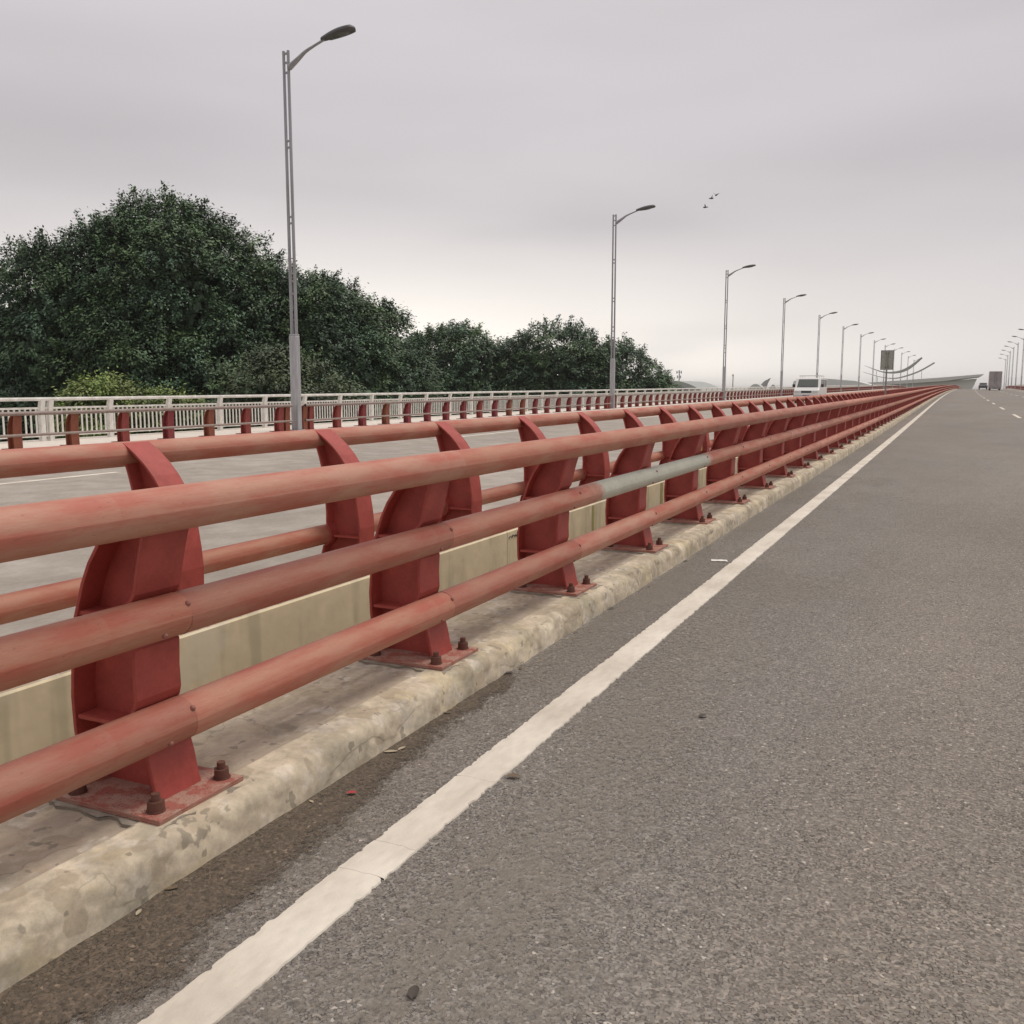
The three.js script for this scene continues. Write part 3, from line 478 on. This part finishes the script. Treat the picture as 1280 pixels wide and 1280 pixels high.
// ---------------------------------------------------------------- trees
const leafMat = M(1, 1, 1, 0.6, { vertexColors: true }), bark = M(0.10, 0.085, 0.07, 0.95, { map: scaled(speckle.map, 1, 1) });
function tree(name, label, category, group, o) {
  const root = thing(name, label, category, group, V(o.x, o.base, -o.z)), r = rng(o.seed), pos = [], col = [], idx = [], nor = [];
  const gauss = () => (r() + r() + r() - 1.5) / 0.75, dir = V(0, 0, 0), A = V(0, 0, 0), B = V(0, 0, 0), N = V(0, 0, 0), C = V(0, 0, 0), M1 = V(0, 0, 0);
  const leaf = (cx, cy, cz, a, len, wid, tint, nx, ny, nz) => {      // a folded blade: four corners, lifted midrib, facing roughly outward from its bough
    A.copy(a).normalize(); N.set(nx + 0.5 * gauss(), ny + 0.5 * gauss(), nz + 0.5 * gauss()); B.crossVectors(N, A); if (B.lengthSq() < 1e-5) B.set(1, 0, 0); B.normalize(); N.crossVectors(A, B);
    const k = pos.length / 3, w = wid / 2;
    pos.push(cx, cy, cz, cx + A.x * len * 0.5 + B.x * w - N.x * w * 0.3, cy + A.y * len * 0.5 + B.y * w - N.y * w * 0.3, cz + A.z * len * 0.5 + B.z * w - N.z * w * 0.3,
      cx + A.x * len, cy + A.y * len - len * 0.12, cz + A.z * len, cx + A.x * len * 0.5 - B.x * w - N.x * w * 0.3, cy + A.y * len * 0.5 - B.y * w - N.y * w * 0.3, cz + A.z * len * 0.5 - B.z * w - N.z * w * 0.3);
    const q = 0.85 + 0.3 * r(); for (let i = 0; i < 4; i++) { col.push(tint[0] * q, tint[1] * q, tint[2] * q); }
    M1.set(nx, ny, nz).normalize(); const out = N.dot(M1) >= 0; if (!out) N.negate(); M1.multiplyScalar(0.8).add(N).normalize(); for (let i = 0; i < 4; i++) nor.push(M1.x, M1.y, M1.z);
    if (out) idx.push(k, k + 2, k + 1, k, k + 3, k + 2); else idx.push(k, k + 1, k + 2, k, k + 2, k + 3);
  };
  const L = o.lobes, S = o.leaf || 0.17;
  L.forEach(([lx, ly, lz, rx, ry, rz], li) => {
    const area = 4.2 * Math.PI * (rx * ry + ry * rz + rx * rz) / 3, RB = o.bough || 0.95, boughs = Math.round(area * (o.density || 1.05) / (RB * RB));
    for (let k = 0; k < boughs; k++) {
      do { dir.set(gauss(), gauss(), gauss()); } while (dir.lengthSq() < 0.05); dir.normalize();
      if (dir.y < -0.5 && r() < 0.8) continue;
      const f = (0.80 + 0.28 * fbm(dir.x * 3 + 20 * li, dir.y * 3 + dir.z * 3 + 50, BIG, BIG, 3, o.seed)) * (1 - 0.22 * r() * r());
      const bx = lx + dir.x * rx * f, by = ly + dir.y * ry * f, bz = lz + dir.z * rz * f;
      let inside = false; for (let m = 0; m < L.length; m++) if (m !== li) { const q = L[m]; if (((bx - q[0]) / q[3]) ** 2 + ((by - q[1]) / q[4]) ** 2 + ((bz - q[2]) / q[5]) ** 2 < 0.45) { inside = true; break; } }
      if (inside || r() < (o.gap || 0.05)) continue;
      const tone = 0.62 + 0.8 * r(), tint0 = o.tints[Math.floor(r() * o.tints.length)], rb = RB * (0.6 + 0.75 * r()), tufts = Math.round((o.tufts || 11) * (0.7 + 0.6 * r()));
      const ox = dir.x, oy = dir.y * 0.7 + 0.45, oz = dir.z, D = V(0, 0, 0);
      const shoot = !o.bough && dir.y > -0.1 && r() < 0.45 ? 3 : 0, sx = ox + 0.4 * gauss(), sz = oz + 0.4 * gauss(), sl = rb * (0.95 + 0.45 * r());   // a leading shoot stands out of the bough
      for (let t = 0; t < tufts + shoot; t++) {
        const q = t - tufts; if (q >= 0) D.set(sx * 0.7, oy * 0.7 + 0.45, sz * 0.7).normalize(); else D.set(gauss() + ox * 0.8, gauss() * 0.75 + oy * 0.8, gauss() + oz * 0.8).normalize();
        const m1 = q >= 0 ? sl * (0.55 + 0.2 * q) : rb * 0.95, m2 = q >= 0 ? m1 : rb * 0.72, tx = bx + D.x * m1, ty = by + D.y * m2, tz = bz + D.z * m1, ts = q >= 0 ? 0.27 - 0.04 * q : 0.20 + 0.16 * r(), tq = tone * (0.85 + 0.3 * r()), tint = tint0.map((c) => c * tq), n = Math.round((o.per || 21) * (q >= 0 ? 1.7 : 1) * (0.7 + 0.6 * r()));
        for (let m = 0; m < n; m++) {
          const h = r() * 1.5 - 0.6;                                 // sprig points outward and a little up, its leaves hang
          C.set(tx + D.x * ts * h + gauss() * ts * 0.75, ty + (D.y + 0.25) * ts * h + gauss() * ts * 0.6, tz + D.z * ts * h + gauss() * ts * 0.75);
          A.set(D.x + gauss() * 0.5, D.y * 0.5 - 0.35 + gauss() * 0.45, D.z + gauss() * 0.5); leaf(C.x, C.y, C.z, A.clone(), S * (0.75 + 0.5 * r()), S * 0.5, tint, D.x, D.y + 0.55, D.z);
        }
      }
    }
    const fill = Math.round(rx * ry * rz * (o.fill || 42));
    for (let k = 0; k < fill; k++) { do { dir.set(2 * r() - 1, 2 * r() - 1, 2 * r() - 1); } while (dir.lengthSq() > 1); A.set(gauss(), gauss() - 0.4, gauss()); leaf(lx + dir.x * rx * 0.72, ly + dir.y * ry * 0.72, lz + dir.z * rz * 0.72, A.clone(), 0.46, 0.26, o.tints[0], dir.x, dir.y + 0.5, dir.z); }
  });
  const g = new THREE.BufferGeometry(); g.setAttribute('position', new THREE.Float32BufferAttribute(pos, 3)); g.setAttribute('color', new THREE.Float32BufferAttribute(col, 3)); g.setAttribute('normal', new THREE.Float32BufferAttribute(nor, 3)); g.setIndex(idx);
  part('crown', g, leafMat, root);
  const t0 = o.trunk || 0.4, fork = o.fork || 3.2, limbs = [];
  part('trunk', limb([V(0, -0.2, 0), V(0.1, fork * 0.5, 0.05), V(0, fork, 0), V(-0.1, fork * 1.5, 0.1)], [t0 * 1.35, t0, t0 * 0.85, t0 * 0.6], 10), bark, root);
  for (const [lx, ly, lz, rx, ry] of L) { const e = V(lx, ly + ry * 0.35, lz); part('limb', limb([V(0, fork * 0.9, 0), V(lx * 0.35, mix(fork, ly, 0.45), lz * 0.35), V(lx * 0.8, mix(fork, ly, 0.85), lz * 0.8), e], [t0 * 0.6, t0 * 0.42, t0 * 0.28, 0.05], 7), bark, root); }
  return root;
}
const darkLeaf = [[0.056, 0.102, 0.046], [0.068, 0.122, 0.053], [0.092, 0.15, 0.06], [0.066, 0.122, 0.068]], limeLeaf = [[0.17, 0.23, 0.055], [0.14, 0.20, 0.05], [0.22, 0.26, 0.08]], sageLeaf = [[0.085, 0.12, 0.05], [0.10, 0.135, 0.06], [0.075, 0.105, 0.055]];
const GY = -7.2, row = 'dark broadleaf trees beyond the cream railing';
// axes: across the line of sight from the camera to the trees (a) and along it (d), so that the lobes can be given as width, height, depth
function grove(name, label, category, group, o) { const ang = Math.atan2(o.x, o.z), ca = Math.cos(ang), sa = Math.sin(ang); o.lobes = o.lobes.map(([a, y, d, rx, ry, rz]) => [a * ca + d * sa, y - (o.base || GY), a * sa - d * ca, rx, ry, rz]); o.base = o.base || GY; return tree(name, label, category, group, o); }
grove('broadleaf_tree', 'largest dark banyan-like tree with the tallest crown behind the first street lamp', 'tree', row, { x: -35.1, z: 35, seed: 11, tints: darkLeaf, trunk: 0.7, fork: 4.5, lobes: [[0.2, 4.6, 0, 4.6, 5.2, 4.2], [-2.4, 5.2, 0.5, 2.3, 3.4, 2.4], [0.6, 6.7, -0.2, 2.3, 2.9, 2.2], [2.8, 5.6, 0.6, 2.3, 3.4, 2.4], [4.3, 3.4, -0.2, 2.5, 3.9, 2.5], [-4.6, 3.6, -0.3, 2.3, 4.0, 2.4], [-1.5, 1.8, -2.6, 3.0, 3.4, 2.2], [2.0, 1.0, -2.9, 3.0, 3.0, 2.2]] });
grove('broadleaf_tree', 'dark tree with ragged outer edge letting sky through, left of the largest tree', 'tree', row, { x: -43.7, z: 34.1, seed: 12, tints: darkLeaf, gap: 0.24, density: 0.9, lobes: [[0.4, 3.7, 0, 2.9, 4.2, 2.8], [-1.4, 1.8, -1, 2.4, 3.6, 2.2], [2.3, 2.6, -0.6, 2.2, 4.0, 2.4]] });
grove('broadleaf_tree', 'dark tree with tufted pointed top between the largest tree and the lower tree', 'tree', row, { x: -30.0, z: 39.2, seed: 13, tints: darkLeaf, lobes: [[0, 2.6, 0, 3.0, 4.3, 2.8], [1.5, 3.6, 0.4, 1.7, 2.9, 1.8], [-1.6, 3.9, 0, 1.8, 3.3, 1.9], [2.6, 1.0, -0.6, 2.0, 3.4, 2]] });
grove('broadleaf_tree', 'lower dark tree at the edge of the gap to the farther trees', 'tree', row, { x: -29.3, z: 43.7, seed: 14, tints: darkLeaf, lobes: [[0, 1.8, 0, 2.6, 3.9, 2.5], [1.0, 2.6, 0, 1.4, 2.6, 1.6], [-1.4, 2.6, -0.3, 1.6, 3.2, 1.8], [2.0, 0.4, -0.4, 1.5, 3.0, 1.8]] });
const row2 = 'farther trees beyond the cream railing';
grove('broadleaf_tree', 'farther round dark tree standing beside the gap in the grove', 'tree', row2, { x: -37.0, z: 67.0, seed: 15, tints: darkLeaf, leaf: 0.21, per: 16, lobes: [[0, 2.4, 0, 3.6, 3.6, 3], [-1.9, 1.6, -0.5, 2.6, 3.4, 2.4], [1.6, 2.8, 0.4, 2.2, 3.2, 2.2]] });
grove('broadleaf_tree', 'farther small dark tree filling the dip between two round crowns', 'tree', row2, { x: -35.0, z: 72.5, seed: 16, tints: darkLeaf, leaf: 0.21, per: 16, gap: 0.14, lobes: [[0, 1.4, 0, 3.4, 3.4, 2.6], [1.5, 1.6, 0.4, 2.2, 3.0, 2.0]] });
grove('broadleaf_tree', 'farther broad dark tree beside the second street lamp', 'tree', row2, { x: -29.5, z: 71.5, seed: 17, tints: darkLeaf, leaf: 0.21, per: 16, lobes: [[-0.4, 2.4, 0, 3.4, 3.6, 3], [1.9, 2.6, 0.4, 2.4, 3.1, 2.2], [-2.4, 1.8, -0.5, 2.2, 3.1, 2.2], [3.3, 1.2, 0, 2.2, 3.2, 2.2]] });
grove('broadleaf_tree', 'last dark tree sloping down to the open skyline behind the second street lamp', 'tree', row2, { x: -25.2, z: 75.3, seed: 18, tints: darkLeaf, leaf: 0.21, per: 16, lobes: [[-0.4, 1.3, 0, 2.9, 3.2, 2.4], [1.5, 0.5, 0.3, 2.0, 2.9, 1.9], [2.6, -0.3, 0, 1.4, 2.4, 1.6]] });
grove('shrub', 'bright lime green bushy tree top just above the cream railing', 'shrub', null, { x: -29.0, z: 26.8, seed: 19, tints: limeLeaf, bough: 0.5, tufts: 9, leaf: 0.15, fork: 4, trunk: 0.2, lobes: [[-0.5, 0.15, 0, 1.15, 1.3, 1.2], [0.8, -0.05, 0.2, 1.1, 1.1, 1.1], [-1.3, 0.0, 0.1, 0.9, 1.0, 0.9], [1.7, -0.2, 0, 0.9, 0.9, 0.9]] });
grove('shrub', 'dull sage green bushy tree beside the column of the first street lamp', 'shrub', null, { x: -23.9, z: 30.3, seed: 20, tints: sageLeaf, bough: 0.55, tufts: 9, leaf: 0.15, fork: 4, trunk: 0.2, lobes: [[-0.5, 0.7, 0, 1.4, 1.7, 1.3], [0.9, 0.5, 0.2, 1.3, 1.5, 1.2], [2.0, 0.0, 0, 1.0, 1.2, 1.0]] });
{                                                                    // dim undergrowth under the crowns
  const specs = [[-38, 31, 4.2], [-33, 33, 3.6], [-28, 36, 3.4], [-45, 31, 3.4], [-40, 60, 4.0], [-34, 66, 4.0], [-28, 70, 4.0]];
  specs.forEach(([x, z, w], i) => grove('bush', ['dim dark bush under the crown of the largest tree', 'dim dark bush below the farther trees'][i < 4 ? 0 : 1], 'bush', ['bushes under the near trees', 'bushes under the farther trees'][i < 4 ? 0 : 1], { x, z, seed: 40 + i, tints: darkLeaf, leaf: 0.26, per: 13, density: 0.9, fork: 2, trunk: 0.2, lobes: [[0, -2.0, 0, w, 3.4, 2.4], [w * 0.8, -2.4, 0.3, w * 0.6, 3.0, 2.0]] }));
}

// ---------------------------------------------------------------- things far off
const pale = M(0.55, 0.55, 0.52, 0.8), steel = M(0.30, 0.30, 0.29, 0.6), hallGrey = M(0.58, 0.56, 0.52, 0.8), whiteRoof = M(0.68, 0.68, 0.65, 0.7);
{
  const h = thing('exhibition_hall', 'far grey hall whose roof sweeps up to an overhanging point beyond the crest', 'hall', null, V(0, GY, -520));
  const y = (v) => v - GY;
  part('roof', extrude([[-110, y(-0.2)], [-91, y(0.5)], [-74, y(1.7)], [-35, y(4.1)], [-6, y(6.2)], [11.4, y(7.7)], [10.2, y(6.6)], [-6, y(4.4)], [-35, y(2.6)], [-74, y(0.4)], [-110, y(-1.4)]], 60), hallGrey, h);
  part('wall', extrude([[-100, 0], [3, 0], [7.4, y(2.4)], [8.6, y(5.6)], [-6, y(4.3)], [-35, y(2.5)], [-74, y(0.3)], [-100, y(-1.2)]], 54), hallGrey, h);
}
function canopy(label, z, up, low, legs) {                           // a crescent roof of steel on slender legs
  const c = thing('crescent_canopy', label, 'canopy', null, V(0, GY, -z)), y = (v) => v - GY;
  const cv = (pts) => new THREE.SplineCurve(pts.map((p) => new THREE.Vector2(p[0], y(p[1])))).getPoints(30).map((p) => [p.x, p.y]);
  part('roof', extrude([...cv(up), ...cv(low).reverse()], 9), steel, c);
  for (const [x, t] of legs) part('leg', new THREE.CylinderGeometry(0.12, 0.16, y(t), 8).translate(x, y(t) / 2, 0), steel, c);
}
canopy('far dark crescent canopy curving up to a tip behind the panel sign', 600, [[-49.6, 14.4], [-41, 11.3], [-35.8, 10.6], [-29.7, 11.5], [-24.7, 14.2], [-19, 18.9]], [[-49.4, 14.2], [-41, 10.7], [-35.8, 9.7], [-29.4, 10.3], [-24.4, 12.8], [-18.6, 18.4]], [[-43, 11.2], [-34, 9.9], [-26, 12.2]]);
canopy('fainter thin crescent canopy behind the dark one beyond the panel sign', 680, [[-57, 12], [-46.7, 8.9], [-37.2, 7.9], [-27.9, 10.3], [-21, 13.4], [-13.8, 17.9]], [[-56.9, 11.8], [-46.7, 8.5], [-37.2, 7.3], [-27.7, 9.6], [-20.8, 12.7], [-13.4, 17.4]], [[-48, 8.6], [-38, 7.6], [-26, 10.6], [-21, 13]]);
{
  const h = thing('domed_hall', 'far grey green hall with a shallow domed roof past the last tree', 'hall', null, V(-79, GY, -300)), y = (v) => v - GY;
  const arc = (w, top, base, n = 16) => range(-1, 1, n).map((t) => [t * w, mix(base, top, 1 - t * t)]);
  part('roof', extrude([[-11, y(-1)], ...arc(9.6, y(3.5), y(0.3)), [11, y(-1)]], 30), M(0.36, 0.375, 0.35, 0.7), h); part('fascia', extrude([...arc(7.4, y(2.2), y(0.2))], 31), M(0.22, 0.235, 0.225, 0.7), h);
  part('wall', box(20, y(-1), 28, 0, y(-1) / 2, 0), pale, h);
}
{
  const f = thing('arched_pavilion', 'far small pavilion with twin arched roofs and an upturned fin', 'pavilion', null, V(-57, GY, -320)), y = (v) => v - GY;
  for (const [x, w, t] of [[-2.3, 2.4, 2.6], [3.3, 1.1, 2.4]]) part('roof', extrude([[x - w, 0], ...range(-1, 1, 10).map((q) => [x + q * w, mix(y(1.0), y(t), 1 - q * q)]), [x + w, 0]], 10), pale, f);
  part('fin', extrude([[-1.4, y(2.4)], [-0.4, y(3.5)], [1.5, y(4.5)], [0.7, y(2.9)], [0.2, y(1.2)], [-0.5, y(1.2)]], 1.2), steel, f);
}
{
  const r = thing('white_roofed_hall', 'far low hall with a long white sloping roof beyond the minibus', 'hall', null, V(-27, GY, -330)), y = (v) => v - GY;
  part('wall', box(26, y(0.4), 18, -7, y(0.4) / 2, 0), pale, r); part('roof', extrude([[-22, y(0.4)], [-21, y(3.6)], [-10, y(4.2)], [-2, y(3.5)], [6, y(1.3)], [7, y(0.4)]], 20), whiteRoof, r);
}
for (const [x, z, top, label, arms] of [[-80.7, 300, 6.8, 'slender mast with antenna boxes at its top before the domed hall', true], [-74.1, 350, 6.3, 'thin plain mast on the skyline past the domed hall', false]]) {
  const m = thing('antenna_mast', label, 'mast', null, V(x, GY, -z)); part('pole', new THREE.CylinderGeometry(0.16, 0.24, top - GY, 8).translate(0, (top - GY) / 2, 0), steel, m);
  if (arms) for (const [a, yy] of [[-0.7, top - 0.5], [0.7, top - 0.5], [0, top - 0.3], [-0.5, top - 2], [0.5, top - 2]]) part('antenna', box(0.3, 0.9, 0.25, a, yy - GY, 0.3), steel, m); else part('antenna', box(0.5, 0.6, 0.3, 0, top - GY - 0.5, 0.2), steel, m);
  if (arms) part('bracket', join([box(1.6, 0.1, 0.1, 0, top - GY - 0.5, 0.1), box(1.2, 0.1, 0.1, 0, top - GY - 2, 0.1)]), steel, m);
}
{
  const b = thing('apartment_block', 'pale building just showing past the ragged outer tree', 'building', null, V(-92, GY, -62), 0.9);
  part('wall', box(16, 13.5, 10, 0, 6.75, 0), M(0.62, 0.61, 0.58, 0.8), b); part('roof', box(16.6, 0.5, 10.6, 0, 13.75, 0), steel, b);
  for (let f = 0; f < 4; f++) for (let k = -2; k <= 2; k++) part('window', box(1.5, 1.4, 0.1, k * 3, 2 + f * 3.1, 5.03), glass, b);
}

// ---------------------------------------------------------------- birds
{
  const dark = M(0.06, 0.06, 0.065, 0.9);
  const b = thing('bird', 'small dark bird in flight high above the bridge', 'bird', 'birds flying together over the bridge', V(-14.08, 13.1, -60), 0.6);
  part('body', new THREE.SphereGeometry(1, 10, 8).scale(0.05, 0.05, 0.14), dark, b);
  for (const s of [-1, 1]) part('wing', extrude([[0, 0], [s * 0.12, 0.02], [s * 0.22, -0.05], [s * 0.1, -0.07], [0, -0.06]], 0.012).rotateX(-1.2), dark, b, V(0, 0.02, 0)).rotation.z = s * 0.5;
  part('tail', extrude([[-0.03, 0], [0.03, 0], [0.05, -0.1], [-0.05, -0.1]], 0.01).rotateX(-1.5).translate(0, 0, 0.1), dark, b);
  const c = copy(b); c.position.set(-14.35, 12.93, -60); c.rotation.set(0.2, -0.7, 0.4); const e = copy(b); e.position.set(-14.85, 12.5, -60.4); e.rotation.set(0.1, 1.4, -0.5);
}

// ---------------------------------------------------------------- litter on the road
{
  const brown = M(0.16, 0.115, 0.07, 0.8), straw = M(0.42, 0.36, 0.25, 0.8), dark = M(0.075, 0.06, 0.05, 0.85);
  const blade = (len, wid, curl, seed) => {                          // a dry leaf, curled and creased
    const g = new THREE.PlaneGeometry(1, 1, 6, 4).rotateX(-Math.PI / 2), p = g.attributes.position, r = rng(seed), w = r() * 6;
    for (let i = 0; i < p.count; i++) { const t = p.getX(i) + 0.5, s = p.getZ(i) * 2, k = Math.pow(Math.sin(Math.PI * Math.min(0.98, 0.04 + t * 0.94)), 0.8); p.setXYZ(i, (t - 0.5) * len, 0.004 + curl * wid * (s * s * 0.8) * k + 0.12 * curl * len * (t - 0.5) ** 2 * 4 * Math.abs(Math.sin(w + 3 * t)), s * 0.5 * wid * k); }
    g.computeVertexNormals(); return g;
  };
  const spots = [[-1.764, 2.757, 0.07, straw, 0.6], [-1.745, 2.80, 0.055, straw, 1.4], [-1.780, 3.199, 0.05, brown, 0.3], [-1.788, 3.783, 0.08, dark, 0.9], [-1.765, 3.88, 0.05, brown, 2.2], [-1.77, 2.30, 0.035, straw, 2.7], [-1.775, 5.2, 0.06, dark, 0.5], [-1.76, 5.9, 0.05, brown, 1.9], [-1.775, 6.9, 0.07, dark, 1.2], [-1.77, 7.6, 0.05, brown, 2.8], [-1.77, 4.6, 0.045, brown, 1.1], [-1.78, 1.72, 0.05, brown, 0.8], [-1.77, 1.6, 0.04, straw, 2.0]];
  spots.forEach(([x, z, s0, m, a], i) => { const s = s0 * 0.72, o = new THREE.Mesh(blade(s, s * 0.42, 0.16, 60 + i), m); o.position.set(x, 0.004, -z); o.rotation.y = a; add(o, 'dry_leaf', m === straw ? 'small straw coloured dry leaf in the gutter against the chipped kerb' : m === dark ? 'small blackened dry leaf in the gutter against the chipped kerb' : 'small brown dry leaf in the gutter against the chipped kerb', 'leaf', 'dry leaves in the gutter'); });
  const road2 = [[-1.274, 2.746, 0.055, 0.4, 'dry brown leaf on the asphalt just outside the white edge line'], [-0.989, 1.619, 0.05, 1.9, 'dark crumpled leaf lying alone on the open asphalt lane'], [-0.842, 3.598, 0.045, 0.9, 'tiny dark leaf scrap on the asphalt lane farther from the kerb']];
  road2.forEach(([x, z, s, a, label], i) => { const o = new THREE.Mesh(blade(s * 0.9, s * 0.5, 0.2, 90 + i), i ? dark : brown); o.position.set(x, 0.004, -z); o.rotation.y = a; add(o, 'dry_leaf', label, 'leaf'); });
  const petal = new THREE.Mesh(blade(0.034, 0.02, 0.18, 77), M(0.42, 0.05, 0.06, 0.7)); petal.position.set(-1.687, 0.008, -2.401); petal.rotation.y = 0.5; add(petal, 'petal', 'small red petal on the damp silt in the gutter', 'petal');
  const paper = new THREE.Mesh(blade(0.11, 0.09, 0.12, 78), M(0.78, 0.75, 0.68, 0.8)); { const p = paper.geometry.attributes.position; const g = new THREE.PlaneGeometry(0.12, 0.075, 5, 4).rotateX(-Math.PI / 2), q = g.attributes.position; for (let i = 0; i < q.count; i++) q.setY(i, 0.004 + 0.004 * hash(i, 2, 2)); g.computeVertexNormals(); paper.geometry = g; } paper.position.set(-1.549, 0.004, -7.024); paper.rotation.y = 0.3; add(paper, 'paper_scrap', 'white scrap of paper on the asphalt between kerb and white line', 'paper');
}

scene.traverse((o) => { if (o.isMesh) { o.castShadow = true; o.receiveShadow = true; } });
renderer.render(scene, camera);
